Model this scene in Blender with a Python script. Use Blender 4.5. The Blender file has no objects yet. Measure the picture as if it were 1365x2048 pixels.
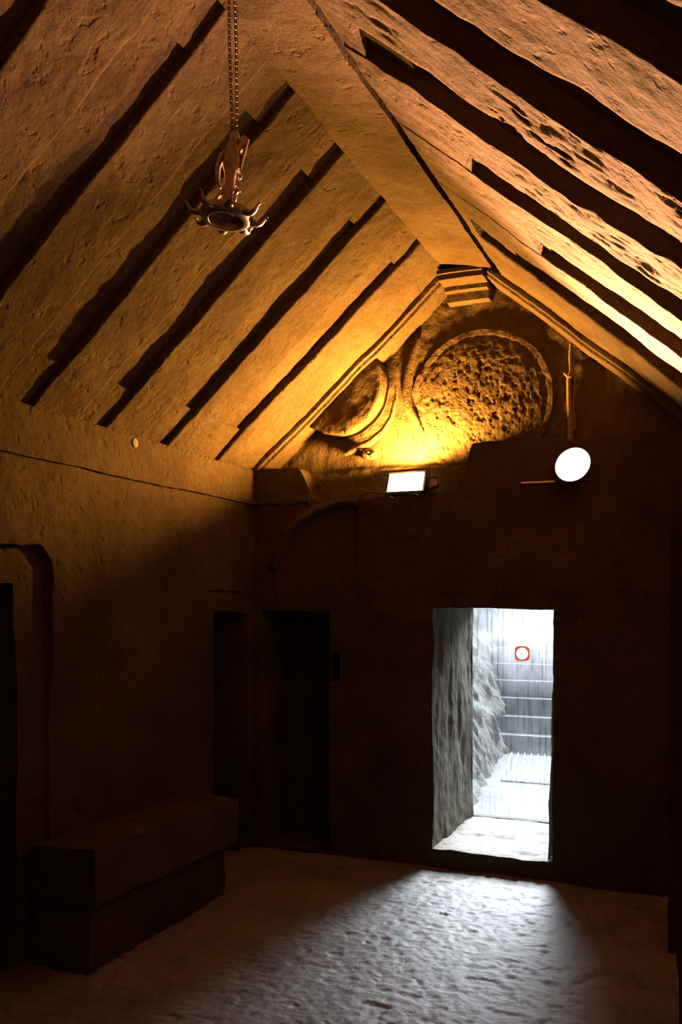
import bpy, bmesh, math, random
import numpy as np
from mathutils import Vector, Matrix

# ------------------------------------------------------------------ camera
sc = bpy.context.scene
W, H, F = 1365.0, 2048.0, 1778.0
YAW = math.radians(23.1)
HORIZON = 1202.0
EYE = 2.0
cam_d = bpy.data.cameras.new('camera')
cam_d.sensor_fit = 'VERTICAL'
cam_d.sensor_height = 36.0
cam_d.lens = F / H * 36.0
cam_d.shift_y = (HORIZON - H / 2) / H
cam_d.clip_start = 0.02
cam = bpy.data.objects.new('camera', cam_d)
sc.collection.objects.link(cam)
cam.location = (0, 0, EYE)
cam.rotation_euler = (math.pi / 2, 0, YAW)
sc.camera = cam

# ------------------------------------------------------------------ sky, daylight, exposure
world = bpy.data.worlds.new('world')
sc.world = world
world.use_nodes = True
bg = world.node_tree.nodes['Background']
bg.inputs[0].default_value = (0.78, 0.88, 1.0, 1)
bg.inputs[1].default_value = 2.0
sun_d = bpy.data.lights.new('overcast_daylight', 'SUN')
sun_d.energy = 50.0
sun_d.angle = math.radians(48)
sun_d.color = (0.90, 0.95, 1.0)
sun = bpy.data.objects.new('overcast_daylight', sun_d)
sc.collection.objects.link(sun)
sun.rotation_euler = (math.radians(-(90 - 41)), 0, math.radians(0))   # high overcast glow beyond the stairs
sc.view_settings.view_transform = 'Standard'
sc.view_settings.look = 'None'
sc.view_settings.gamma = 1.0
sc.view_settings.exposure = 0.0
sc.view_settings.use_curve_mapping = False

col = sc.collection
rnd = random.Random(7)

# ------------------------------------------------------------------ noise
def _h(ix, iy, iz, seed):
    h = (ix.astype(np.uint32) * np.uint32(374761393) + iy.astype(np.uint32) * np.uint32(668265263)
         + iz.astype(np.uint32) * np.uint32(2246822519) + np.uint32((seed * 3266489917) & 0xffffffff))
    h = (h ^ (h >> np.uint32(13))) * np.uint32(1274126177)
    h = h ^ (h >> np.uint32(16))
    return (h & np.uint32(0xffff)).astype(np.float64) / 32767.5 - 1.0

def vnoise(P, seed=0):
    i = np.floor(P).astype(np.int64)
    f = P - i
    u = f * f * (3 - 2 * f)
    x0, y0, z0 = i[:, 0], i[:, 1], i[:, 2]
    r = 0
    for dx in (0, 1):
        wx = u[:, 0] if dx else 1 - u[:, 0]
        for dy in (0, 1):
            wy = u[:, 1] if dy else 1 - u[:, 1]
            for dz in (0, 1):
                wz = u[:, 2] if dz else 1 - u[:, 2]
                r = r + wx * wy * wz * _h(x0 + dx, y0 + dy, z0 + dz, seed)
    return r

def fbm(P, seed=0, octaves=3):
    r, a = 0, 1.0
    for k in range(octaves):
        r = r + a * vnoise(P * (2.03 ** k) + 17.3 * k, seed + k)
        a *= 0.5
    return r

def rock(P, low=0.010, mid=0.005, fine=0.0025, fs=20.0):
    """displacement of hewn rock, a function of place so neighbours fit"""
    P = np.asarray(P, float)
    D = np.zeros_like(P)
    for k in range(3):
        if low: D[:, k] += low * fbm(P * 1.7, 11 + 31 * k, 2)
        if mid: D[:, k] += mid * fbm(P * 7.0, 12 + 31 * k, 2)
        if fine: D[:, k] += fine * fbm(P * fs, 13 + 31 * k, 2)
    return P + D

# ------------------------------------------------------------------ mesh building
class MB:
    def __init__(s):
        s.v = []; s.f = []; s.n = 0
    def grid(s, fn, us, vs, keep=None, flip=False):
        U, V = np.meshgrid(np.asarray(us, float), np.asarray(vs, float), indexing='ij')
        P = np.stack([np.broadcast_to(c, U.shape).ravel() for c in fn(U, V)], 1).astype(float)
        nu, nv = len(us), len(vs)
        idx = np.arange(nu * nv).reshape(nu, nv) + s.n
        q = np.stack([idx[:-1, :-1], idx[1:, :-1], idx[1:, 1:], idx[:-1, 1:]], -1).reshape(-1, 4)
        if keep is not None:
            uc = 0.5 * (U[:-1, :-1] + U[1:, 1:]); vc = 0.5 * (V[:-1, :-1] + V[1:, 1:])
            q = q[keep(uc, vc).ravel()]
        if flip: q = q[:, ::-1]
        s.v.append(P); s.f.append(q); s.n += len(P)
    def quad(s, a, b, c, d, step=0.03):
        """bilinear patch a-b-c-d, subdivided"""
        a, b, c, d = [np.array(p, float) for p in (a, b, c, d)]
        nu = max(2, int(round(max(np.linalg.norm(b - a), np.linalg.norm(c - d)) / step)) + 1)
        nv = max(2, int(round(max(np.linalg.norm(d - a), np.linalg.norm(c - b)) / step)) + 1)
        def fn(U, V):
            P = [(1 - U) * (1 - V) * a[k] + U * (1 - V) * b[k] + U * V * c[k] + (1 - U) * V * d[k] for k in range(3)]
            return P
        s.grid(fn, np.linspace(0, 1, nu), np.linspace(0, 1, nv))
    def box(s, lo, hi, step=0.03, sides='xXyYzZ'):
        x0, y0, z0 = lo; x1, y1, z1 = hi
        if 'x' in sides: s.quad((x0, y1, z0), (x0, y0, z0), (x0, y0, z1), (x0, y1, z1), step)
        if 'X' in sides: s.quad((x1, y0, z0), (x1, y1, z0), (x1, y1, z1), (x1, y0, z1), step)
        if 'y' in sides: s.quad((x0, y0, z0), (x1, y0, z0), (x1, y0, z1), (x0, y0, z1), step)
        if 'Y' in sides: s.quad((x1, y1, z0), (x0, y1, z0), (x0, y1, z1), (x1, y1, z1), step)
        if 'z' in sides: s.quad((x0, y1, z0), (x1, y1, z0), (x1, y0, z0), (x0, y0, z0), step)
        if 'Z' in sides: s.quad((x0, y0, z1), (x1, y0, z1), (x1, y1, z1), (x0, y1, z1), step)
    def build(s, name, mat, parent=None, disp=None, sharp=38, weld=True):
        V = np.concatenate(s.v); Fc = np.concatenate(s.f)
        if disp is not None: V = disp(V)
        me = bpy.data.meshes.new(name)
        me.from_pydata(V.tolist(), [], Fc.tolist())
        if weld:
            bm = bmesh.new(); bm.from_mesh(me)
            bmesh.ops.remove_doubles(bm, verts=bm.verts, dist=1e-5)
            bmesh.ops.delete(bm, geom=[v for v in bm.verts if not v.link_faces], context='VERTS')
            bm.to_mesh(me); bm.free()
        return link(name, me, mat, parent, sharp)

def link(name, me, mat, parent=None, sharp=38):
    me.polygons.foreach_set('use_smooth', [True] * len(me.polygons))
    me.set_sharp_from_angle(angle=math.radians(sharp))
    me.materials.append(mat)
    me.update()
    o = bpy.data.objects.new(name, me)
    col.objects.link(o)
    if parent: o.parent = parent
    return o

def bmobj(name, bm, mat, parent=None, sharp=38):
    me = bpy.data.meshes.new(name)
    bmesh.ops.recalc_face_normals(bm, faces=bm.faces)
    bm.to_mesh(me); bm.free()
    return link(name, me, mat, parent, sharp)

def lathe(bm, prof, n=32, cap=False):
    rings = []
    for r, z in prof:
        if r < 1e-6: rings.append([bm.verts.new((0, 0, z))])
        else: rings.append([bm.verts.new((r * math.cos(2 * math.pi * k / n), r * math.sin(2 * math.pi * k / n), z)) for k in range(n)])
    for A, B in zip(rings, rings[1:]):
        for k in range(n):
            k2 = (k + 1) % n
            if len(A) == 1 and len(B) == 1: continue
            if len(A) == 1: bm.faces.new((A[0], B[k], B[k2]))
            elif len(B) == 1: bm.faces.new((A[k], A[k2], B[0]))
            else: bm.faces.new((A[k], A[k2], B[k2], B[k]))

def tube(bm, pts, rad, n=8, flat=1.0, closed=False):
    pts = [Vector(p) for p in pts]
    m = len(pts)
    if not hasattr(rad, '__len__'): rad = [rad] * m
    rings = []
    up = None
    for i, p in enumerate(pts):
        if closed: t = (pts[(i + 1) % m] - pts[i - 1]).normalized()
        else: t = (pts[min(i + 1, m - 1)] - pts[max(i - 1, 0)]).normalized()
        if up is None:
            up = Vector((0, 0, 1)) if abs(t.z) < 0.9 else Vector((1, 0, 0))
        a = t.cross(up).normalized(); b = a.cross(t).normalized(); up = b
        rings.append([bm.verts.new(p + rad[i] * (a * math.cos(2 * math.pi * k / n) + flat * b * math.sin(2 * math.pi * k / n))) for k in range(n)])
    pairs = list(zip(rings, rings[1:])) + ([(rings[-1], rings[0])] if closed else [])
    for A, B in pairs:
        for k in range(n):
            bm.faces.new((A[k], A[(k + 1) % n], B[(k + 1) % n], B[k]))
    if not closed:
        bm.faces.new(rings[0]); bm.faces.new(rings[-1])

def ellipsoid(bm, c, r, seg=14, rot=None):
    M = Matrix.Translation(c) @ (rot.to_4x4() if rot else Matrix.Identity(4)) @ Matrix.Diagonal((r[0], r[1], r[2], 1))
    bmesh.ops.create_uvsphere(bm, u_segments=seg, v_segments=max(6, seg // 2 + 2), radius=1.0, matrix=M)

def bbox(bm, lo, hi, bevel=0.0, M=None):
    c = [(a + b) / 2 for a, b in zip(lo, hi)]; d = [b - a for a, b in zip(lo, hi)]
    T = Matrix.Translation(c) @ Matrix.Diagonal((*d, 1))
    if M: T = M @ T
    r = bmesh.ops.create_cube(bm, size=1.0, matrix=T)
    if bevel:
        es = list({e for v in r['verts'] for e in v.link_edges})
        bmesh.ops.bevel(bm, geom=es, offset=bevel, segments=2, affect='EDGES')

def tag(o, label=None, cat=None, group=None, kind=None):
    if label: o['label'] = label
    if cat: o['category'] = cat
    if group: o['group'] = group
    if kind: o['kind'] = kind
    return o

def empty(name, loc, rz=0):
    o = bpy.data.objects.new(name, None); col.objects.link(o)
    o.location = loc; o.rotation_euler = (0, 0, rz); o.empty_display_size = 0.1
    return o

S, C = math.sin(YAW), math.cos(YAW)
def on_y(u, v, y):
    """measured point: where the photo's (u, v) lies on the real plane at depth y"""
    a = (u - W / 2) / F; b = (HORIZON - v) / F
    t = y / (C + a * S)
    return Vector((t * (-S + a * C), y, EYE + b * t))

# ------------------------------------------------------------------ materials
def new_mat(name):
    m = bpy.data.materials.new(name); m.use_nodes = True
    nt = m.node_tree
    return m, nt, nt.nodes['Principled BSDF']

def N(nt, t, **kw):
    n = nt.nodes.new(t)
    for k, v in kw.items():
        if k in n.inputs: n.inputs[k].default_value = v
        else: setattr(n, k, v)
    return n

def ramp(nt, fac, stops):
    r = nt.nodes.new('ShaderNodeValToRGB')
    el = r.color_ramp.elements
    while len(el) < len(stops): el.new(0.5)
    for e, (p, c) in zip(el, stops):
        e.position = p; e.color = (*c, 1)
    nt.links.new(fac, r.inputs[0])
    return r.outputs[0]

def stone(name, dark, mid, light, scale=2.2, fine=55, pits=16, bump=1.0, rough=0.95, spec=0.12, stretch=(1, 1, 1), pit_amt=0.5):
    m, nt, p = new_mat(name)
    L = nt.links.new
    tc = N(nt, 'ShaderNodeTexCoord')
    mp = N(nt, 'ShaderNodeMapping'); mp.inputs['Scale'].default_value = stretch
    L(tc.outputs['Object'], mp.inputs[0])
    n1 = N(nt, 'ShaderNodeTexNoise', Scale=scale, Detail=7.0, Roughness=0.62); L(mp.outputs[0], n1.inputs[0])
    c = ramp(nt, n1.outputs[0], [(0.30, dark), (0.52, mid), (0.72, light)])
    n2 = N(nt, 'ShaderNodeTexNoise', Scale=fine * 0.5, Detail=5.0, Roughness=0.7); L(mp.outputs[0], n2.inputs[0])
    mx = N(nt, 'ShaderNodeMix', data_type='RGBA', blend_type='MULTIPLY')
    mx.inputs['Factor'].default_value = 0.55
    L(c, mx.inputs[6])
    L(ramp(nt, n2.outputs[0], [(0.32, (0.5, 0.48, 0.46)), (0.55, (1, 1, 1)), (0.75, (1.12, 1.1, 1.08))]), mx.inputs[7])
    L(mx.outputs[2], p.inputs['Base Color'])
    p.inputs['Roughness'].default_value = rough
    p.inputs['Specular IOR Level'].default_value = spec
    # relief: coarse lumps, grain and scattered pits
    n3 = N(nt, 'ShaderNodeTexNoise', Scale=fine, Detail=6.0, Roughness=0.65); L(mp.outputs[0], n3.inputs[0])
    n4 = N(nt, 'ShaderNodeTexNoise', Scale=fine * 0.22, Detail=5.0, Roughness=0.6); L(mp.outputs[0], n4.inputs[0])
    n5 = N(nt, 'ShaderNodeTexNoise', Scale=pits, Detail=3.0, Roughness=0.5); L(mp.outputs[0], n5.inputs[0])
    pr = ramp(nt, n5.outputs[0], [(0.30, (0, 0, 0)), (0.40, (1, 1, 1)), (1.0, (1, 1, 1))])
    a1 = N(nt, 'ShaderNodeMath', operation='MULTIPLY'); L(n3.outputs[0], a1.inputs[0]); a1.inputs[1].default_value = 0.35
    a2 = N(nt, 'ShaderNodeMath', operation='ADD'); L(a1.outputs[0], a2.inputs[0]); L(n4.outputs[0], a2.inputs[1])
    a3 = N(nt, 'ShaderNodeMath', operation='MULTIPLY'); L(pr, a3.inputs[0]); a3.inputs[1].default_value = pit_amt
    a4 = N(nt, 'ShaderNodeMath', operation='ADD'); L(a2.outputs[0], a4.inputs[0]); L(a3.outputs[0], a4.inputs[1])
    b = N(nt, 'ShaderNodeBump', Strength=bump, Distance=0.014); L(a4.outputs[0], b.inputs['Height'])
    L(b.outputs[0], p.inputs['Normal'])
    return m

def plain(name, colr, rough=0.6, metal=0.0, spec=0.4, noise=0.0, nscale=30):
    m, nt, p = new_mat(name)
    p.inputs['Roughness'].default_value = rough; p.inputs['Metallic'].default_value = metal
    p.inputs['Specular IOR Level'].default_value = spec
    tc = N(nt, 'ShaderNodeTexCoord')
    n = N(nt, 'ShaderNodeTexNoise', Scale=nscale, Detail=4.0); nt.links.new(tc.outputs['Object'], n.inputs[0])
    lo = tuple(c * (1 - noise) for c in colr); hi = tuple(min(1, c * (1 + noise)) for c in colr)
    nt.links.new(ramp(nt, n.outputs[0], [(0.3, lo), (0.7, hi)]), p.inputs['Base Color'])
    return m

def emit(name, colr, strength):
    m = bpy.data.materials.new(name); m.use_nodes = True
    nt = m.node_tree
    nt.nodes.remove(nt.nodes['Principled BSDF'])
    e = N(nt, 'ShaderNodeEmission', Color=(*colr, 1), Strength=strength)
    nt.links.new(e.outputs[0], nt.nodes['Material Output'].inputs[0])
    return m

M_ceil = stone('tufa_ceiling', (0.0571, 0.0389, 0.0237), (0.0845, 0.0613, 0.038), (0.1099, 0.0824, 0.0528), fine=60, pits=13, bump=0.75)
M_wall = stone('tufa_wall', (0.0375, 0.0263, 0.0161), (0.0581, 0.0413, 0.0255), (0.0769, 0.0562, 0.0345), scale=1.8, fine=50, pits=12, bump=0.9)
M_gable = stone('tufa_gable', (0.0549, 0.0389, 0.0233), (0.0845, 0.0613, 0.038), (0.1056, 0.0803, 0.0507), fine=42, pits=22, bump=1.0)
M_shield = stone('tufa_pocked', (0.0549, 0.0389, 0.0233), (0.0845, 0.0613, 0.038), (0.1056, 0.0803, 0.0507), fine=60, pits=30, bump=1.1, pit_amt=0.6)
M_floor = stone('earth_floor', (0.0992, 0.0961, 0.0899), (0.1488, 0.1457, 0.1395), (0.1922, 0.1891, 0.1829), scale=2.6, fine=34, pits=9, bump=0.7, rough=0.62, spec=0.35, pit_amt=0.4)
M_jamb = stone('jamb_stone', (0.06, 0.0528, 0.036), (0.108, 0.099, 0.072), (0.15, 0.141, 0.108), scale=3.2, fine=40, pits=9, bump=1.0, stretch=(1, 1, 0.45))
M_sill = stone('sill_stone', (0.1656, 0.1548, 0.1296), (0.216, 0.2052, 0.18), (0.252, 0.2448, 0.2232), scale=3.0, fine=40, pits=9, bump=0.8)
M_rock = stone('outer_rock', (0.065, 0.0631, 0.0553), (0.1105, 0.1073, 0.0962), (0.1625, 0.1593, 0.143), scale=3.5, fine=30, pits=8, bump=1.4)
M_step = stone('stair_stone', (0.0675, 0.0698, 0.075), (0.1125, 0.1162, 0.1237), (0.15, 0.1545, 0.165), scale=4.0, fine=40, pits=10, bump=0.5, stretch=(1, 1, 0.5))
M_pave = stone('outer_paving', (0.0877, 0.0894, 0.091), (0.1072, 0.1089, 0.1105), (0.1235, 0.1252, 0.1268), scale=3.0, fine=40, bump=0.2)
M_bronze = plain('old_bronze', (0.42, 0.33, 0.29), rough=0.36, metal=1.0, spec=0.5, noise=0.3, nscale=60)
M_chain = plain('chain_metal', (0.20, 0.15, 0.13), rough=0.45, metal=1.0, noise=0.2)
M_black = plain('lamp_housing', (0.03, 0.028, 0.028), rough=0.5, noise=0.2)
M_cable = plain('black_cable', (0.025, 0.022, 0.02), rough=0.6, noise=0.2)
M_steel = plain('galvanised_bar', (0.72, 0.74, 0.76), rough=0.5, metal=0.1, noise=0.08)
M_pan = plain('drain_pan', (0.014, 0.015, 0.017), rough=0.8, noise=0.3)
def film(name, colr):
    m = plain(name, colr, noise=0.03); nt = m.node_tree
    p = nt.nodes['Principled BSDF']; t = N(nt, 'ShaderNodeBsdfTranslucent', Color=(*colr, 1)); mx = N(nt, 'ShaderNodeMixShader', Fac=0.22)
    nt.links.new(p.outputs[0], mx.inputs[1]); nt.links.new(t.outputs[0], mx.inputs[2])
    nt.links.new(mx.outputs[0], nt.nodes['Material Output'].inputs[0])
    return m
M_orange = film('sticker_orange', (0.95, 0.42, 0.26))
M_cream = film('sticker_cream', (0.98, 0.92, 0.72))
M_plaster = plain('plaster_blob', (0.20, 0.165, 0.11), rough=0.9, noise=0.2)
M_cord = plain('cord_clay', (0.17, 0.115, 0.08), rough=0.9, noise=0.25)

# ------------------------------------------------------------------ measures of the tomb (metres)
XL = -3.52              # left wall
XR = 0.08               # right wall
YB = 6.41               # back wall
YG = 6.66               # gable, set back over the wall
Y0 = -0.9               # wall behind the camera
CORN0, CORN1 = 2.79, 3.07
DX0, DX1, DTOP, SILL = -1.985, -1.10, 1.945, 0.132     # doorway
YOUT = 7.58             # outer face

# slopes: s runs 0 (ridge) .. 1 (eave); d is depth into the rock
LA, LB = (-1.894, 4.468), (-3.525, 3.071)
RA, RB = (-1.462, 4.362), (0.045, 3.057)
def slope(A, B, sgn):
    dx, dz = B[0] - A[0], B[1] - A[1]
    ln = math.hypot(dx, dz)
    n = (-dz / ln * -sgn, abs(dx) / ln)
    n = (sgn * abs(dz) / ln, abs(dx) / ln)
    def f(s, y, d):
        return (A[0] + dx * s + n[0] * d, y + 0 * s, A[1] + dz * s + n[1] * d)
    return f, ln
SL, LNL = slope(LA, LB, -1)
SR, LNR = slope(RA, RB, 1)

# ------------------------------------------------------------------ floor
def floor_disp(V):
    P = V.copy()
    Q = P.copy(); Q[:, 1] *= 1.15
    near = 1.0
    z = 0.010 * fbm(P * 1.4, 5, 2)
    lump = fbm(Q * 11, 41, 3)
    z += -0.017 * np.clip(lump - 0.12, 0, 0.6) + 0.003 * lump
    z += 0.0035 * fbm(Q * 26, 44, 2)
    P[:, 2] += z
    return P
mb = MB()
mb.grid(lambda U, V: (U, V, 0 * U), np.linspace(XL - 0.05, XR + 0.05, 330), np.linspace(Y0 - 0.05, YB + 0.05, 660))
mb.grid(lambda U, V: (U, V, 0 * U - 0.035), np.linspace(XL - 2.2, XR + 1.7, 12), np.linspace(Y0 - 0.3, YOUT, 24))
o = mb.build('floor', M_floor, disp=floor_disp, sharp=80, weld=False)
tag(o, 'pitted grey earth floor of the tomb chamber', 'floor', kind='structure')

# ------------------------------------------------------------------ ceiling
ceil_mb = MB()
for f in (SL, SR):
    ceil_mb.grid(lambda U, V: f(U, V, 0.16), np.linspace(-0.12, 1.15, 20), np.linspace(Y0 - 0.1, YG + 0.3, 40))
ceiling = ceil_mb.build('ceiling', M_ceil, weld=False)
tag(ceiling, 'gabled rock-cut ceiling carved with sloping rafters', 'ceiling', kind='structure')

def smooth(a, b, x):
    t = np.clip((x - a) / (b - a), 0, 1)
    return t * t * (3 - 2 * t)

def worn(amount, seed):
    def d(V):
        P = rock(V, 0.012, 0.0045, 0.002)
        if amount:
            Q = V.copy()
            Q[:, 0] *= 0.45; Q[:, 2] *= 0.45; Q[:, 1] *= 1.3
            mask = np.clip(fbm(V * 1.9, seed, 2) * 1.3 + 0.25, 0, 1)
            pit = np.clip(fbm(Q * 24, seed + 3, 4) - 0.12, 0, 0.5) * mask * 1.5
            P[:, 2] += amount * pit
        return P
    return d

def rafter(f, y0, y1, ytop0=None, ytop1=None, wear=0.0, seed=0, depth=0.11, s0=0.0, s1=1.03):
    """one carved rafter: near side, underside, far side"""
    yt0 = y0 if ytop0 is None else ytop0
    yt1 = y1 if ytop1 is None else ytop1
    w = y1 - y0
    prof = [(0, depth), (0, depth * 0.55), (0, 0.012), (0.012, 0.0)]
    n = max(6, int(w / 0.013))
    prof += [(0.012 + (w - 0.024) * k / n, 0.0) for k in range(1, n + 1)]
    prof += [(w, 0.012), (w, depth * 0.55), (w, depth)]
    py = np.array([p[0] for p in prof]) / w; pd = np.array([p[1] for p in prof])
    m = MB()
    ii = np.arange(len(prof))
    def fn(U, V):
        k = V.astype(int)
        ya = yt0 + (y0 - yt0) * U; yb = yt1 + (y1 - yt1) * U
        return f(U, ya + (yb - ya) * py[k], pd[k])
    m.grid(fn, np.linspace(s0, s1, 150), ii)
    return m.build('rafter', M_ceil, ceiling, disp=worn(wear, seed), sharp=60, weld=False)

def panel(f, y0, y1, x_of_s, steps, seed):
    """sunk panel between two rafters; shallower next to ridge and eave"""
    def fn(U, V):
        d = 0 * U
        for s, dd in steps:
            d = np.where(U > s, dd, d)
        return f(U, V, d)
    us = np.linspace(0, 1.03, 150)
    extra = []
    for s, dd in steps:
        extra += [s - 0.0005, s + 0.0005]
    us = np.unique(np.concatenate([us, [e for e in extra if 0 < e < 1.03]]))
    m = MB(); m.grid(fn, us, np.linspace(y0 - 0.01, y1 + 0.01, max(5, int((y1 - y0) / 0.02))))
    return m.build('panel', M_ceil, ceiling, disp=worn(0.006, seed), sharp=50, weld=False)

DEEP, SHAL = 0.060, 0.034
WID = 0.39
# left slope
sx = lambda x: (x - LA[0]) / (LB[0] - LA[0])
left_near = [-0.76, -0.10, 0.56, 1.22, 1.88, 2.54, 3.21, 3.86, 4.51, 5.18, 5.88]
prev = Y0 - 0.1
for k, y in enumerate(left_near):
    y1 = y + WID if k < len(left_near) - 1 else 6.40
    yt = y - (0.03 if y > 4 else 0.0)
    rafter(SL, y, y1, yt, y1, wear=0.006, seed=60 + k)
    kd = float(np.interp(y, [2.5, 3.2, 3.9, 4.5, 5.2], [0.62, 0.66, 0.76, 0.92, 1.0]))
    if y > 0:
        panel(SL, prev, y, None, [(0.0, SHAL * kd), (sx(-2.07), DEEP * kd), (sx(-3.285 + 0.02 * rnd.uniform(-1, 1)), SHAL * kd)], 90 + k)
    prev = y1
# right slope
sxr = lambda x: (x - RA[0]) / (RB[0] - RA[0])
right_near = [-0.50, 0.16, 0.82, 1.48, 2.14, 2.80, 3.46, 4.13, 4.80, 5.52]
right_bot = [-0.50, 0.16, 0.82, 1.48, 2.14, 2.80, 3.48, 4.15, 4.92, 5.80]
starts = {4: (-1.40, -1.2), 5: (-1.40, -1.10), 6: (-1.36, -1.15), 7: (-1.08, -1.06), 8: (-0.90, -0.86), 9: (-1.40, -1.20)}
prev, prevb = Y0 - 0.1, Y0 - 0.1
for k, (y, yb) in enumerate(zip(right_near, right_bot)):
    last = k == len(right_near) - 1
    y1t = y + WID if not last else 6.40
    y1 = yb + WID if not last else 6.40
    wear = {4: 0.020, 5: 0.030, 6: 0.014, 7: 0.010}.get(k, 0.006)
    rafter(SR, yb, y1, y, y1t, wear=wear, seed=160 + k)
    if y > 0:
        a, b = starts.get(k, (-1.40, -1.18))
        panel(SR, prev, max(y, yb), None, [(0.0, 0.004), (sxr(a), SHAL + 0.01), (sxr(b), DEEP + 0.015), (sxr(-0.10), SHAL)], 190 + k)
    prev, prevb = y1t, y1

# raking cornice along the gable, both slopes
for f, sgn in ((SL, 1), (SR, -1)):
    prof = [(6.39, 0.05), (6.385, 0.0), (6.39, -0.034), (6.405, -0.040), (6.418, -0.036), (6.425, -0.036), (6.43, -0.056), (6.44, -0.058)]
    prof += [(6.44 + 0.02 * k, -0.058) for k in range(1, 11)] + [(6.66, -0.055), (6.68, 0.05)]
    py = np.array([p[0] for p in prof]); pd = np.array([p[1] for p in prof])
    m = MB()
    m.grid(lambda U, V: f(U, py[V.astype(int)], pd[V.astype(int)]), np.linspace(-0.12, 1.03, 150), np.arange(len(prof)))
    m.build('raking_cornice', M_ceil, ceiling, disp=lambda V: rock(V, 0.010, 0.003, 0.0012), sharp=45, weld=False)

# ridge beam: underside slightly tilted, right side stands in a dark groove
BL, BR = (-1.900, 4.466), (-1.515, 4.398)
m = MB()
pr = [(BL[0] - 0.03, BL[1] + 0.07), (BL[0] - 0.004, BL[1] + 0.006), BL]
pr += [(BL[0] + (BR[0] - BL[0]) * k / 20, BL[1] + (BR[1] - BL[1]) * k / 20) for k in range(1, 21)]
pr += [(BR[0], BR[1] + 0.03), (BR[0], BR[1] + 0.10), (BR[0] + 0.005, BR[1] + 0.13), (RA[0] + 0.03, BR[1] + 0.13), (RA[0] + 0.01, RA[1] + 0.06), (RA[0], RA[1])]
px = np.array([p[0] for p in pr]); pz = np.array([p[1] for p in pr])
m.grid(lambda U, V: (px[V.astype(int)], U, pz[V.astype(int)]), np.linspace(Y0 - 0.1, 6.30, 380), np.arange(len(pr)))
m.quad((BL[0], 6.30, BL[1]), (BR[0], 6.30, BR[1]), (BR[0], 6.30, BR[1] + 0.13), (BL[0], 6.30, BL[1] + 0.13), 0.02)
m.build('ridge_beam', M_ceil, ceiling, disp=lambda V: rock(V, 0.012, 0.004, 0.002), sharp=50, weld=False)
# rock between the slopes above the beam, so no light leaks in
m = MB(); m.quad((-2.2, Y0 - 0.1, 4.72), (-1.2, Y0 - 0.1, 4.72), (-1.2, 7.0, 4.72), (-2.2, 7.0, 4.72), 0.3)
m.build('vault_top', M_ceil, ceiling, weld=False)

# stepped bracket under the beam end
br = empty('ridge_bracket', (0, 0, 0)); br.parent = ceiling
z0 = 4.43
courses = [(6.30, 0.030), (6.33, 0.035), (6.49, 0.032), (6.56, 0.062)]
z = z0
for yf, h in courses:
    m = MB()
    til = 0.0
    a, b = -1.922, -1.585 - (z0 - z) * 0.12
    c = 0.0
    m.quad((a, yf, z - h), (b, yf, z - h + til), (b, yf, z + til), (a, yf, z), 0.015)
    m.quad((a, YG + 0.03, z - h), (b, YG + 0.03, z - h + til), (b, yf, z - h + til), (a, yf, z - h), 0.015)
    m.quad((b, yf, z - h + til), (b, YG + 0.03, z - h + til), (b, YG + 0.03, z + til), (b, yf, z + til), 0.015)
    m.quad((a, YG + 0.03, z - h), (a, yf, z - h), (a, yf, z), (a, YG + 0.03, z), 0.015)
    m.quad((a, yf, z), (b, yf, z + til), (b, YG + 0.03, z + til), (a, YG + 0.03, z), 0.015)
    m.build('moulding', M_ceil, br, disp=lambda V: rock(V, 0.008, 0.002, 0.001), sharp=40)
    z -= h

# ------------------------------------------------------------------ left wall
DA = (2.90, 3.79, 2.10)          # near side chamber door  (y0, y1, top)
DBo = (5.81, 6.34, 1.91)         # far side chamber door, next to the corner
def left_keep(y, z):
    k = np.ones_like(y, bool)
    k &= ~((y > DA[0]) & (y < DA[1]) & (z < DA[2]))
    k &= ~((y > DBo[0]) & (y < DBo[1]) & (z < DBo[2]))
    return k
def left_x(y, z):
    # door surround set back behind the wall face, its outer edge ragged and wider at the top corner
    edge = 4.005 + 0.035 * smooth(1.55, 2.15, z) + 0.006 * np.sin(z * 9) * smooth(1.0, 1.6, z)
    top = 2.305 - 0.10 * np.clip((y - 3.90) / 0.14, 0, 1) ** 2
    inside = smooth(-0.010, 0.010, np.minimum(np.minimum(edge - y, top - z), y - 2.66))
    rec = inside * (0.028 + 0.034 * smooth(1.3, 2.0, z))
    line = np.where((np.abs(z - 2.06) < 0.012) & (y > 5.72) & (y < 6.22), 0.02, 0.0)
    fr = np.where((y > 5.74) & (z < 2.05), 0.012, 0.0)
    return XL - rec - line - fr
m = MB()
ys = np.unique(np.concatenate([np.linspace(Y0 - 0.05, YB + 0.04, 560), [DA[0], DA[1], DBo[0], DBo[1]]]))
zs = np.unique(np.concatenate([np.linspace(-0.12, CORN0, 220), [DA[2], DBo[2]]]))
m.grid(lambda U, V: (left_x(U, V), U, V), ys, zs, keep=left_keep)
for (a, b, t), rc in ((DA, 0.062), (DBo, 0.012)):
    x0 = XL - 0.56
    zz = np.linspace(-0.12, t, 80); yy = np.linspace(a, b, 40); kk = np.linspace(0, 1, 20)
    for yj in (a, b):     # jambs meet the wall face exactly
        m.grid(lambda U, V: (x0 + (left_x(yj + 0 * V, V) + 0.002 - x0) * U, yj + 0 * U, V), kk, zz, flip=yj == a)
    m.grid(lambda U, V: (x0 + (left_x(V, t + 0 * V) + 0.002 - x0) * U, V, t + 0 * U), kk, yy)
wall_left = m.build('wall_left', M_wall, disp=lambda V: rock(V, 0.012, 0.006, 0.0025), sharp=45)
tag(wall_left, 'brown tufa wall on the left with two dark chamber doorways', 'wall', kind='structure')
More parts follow.
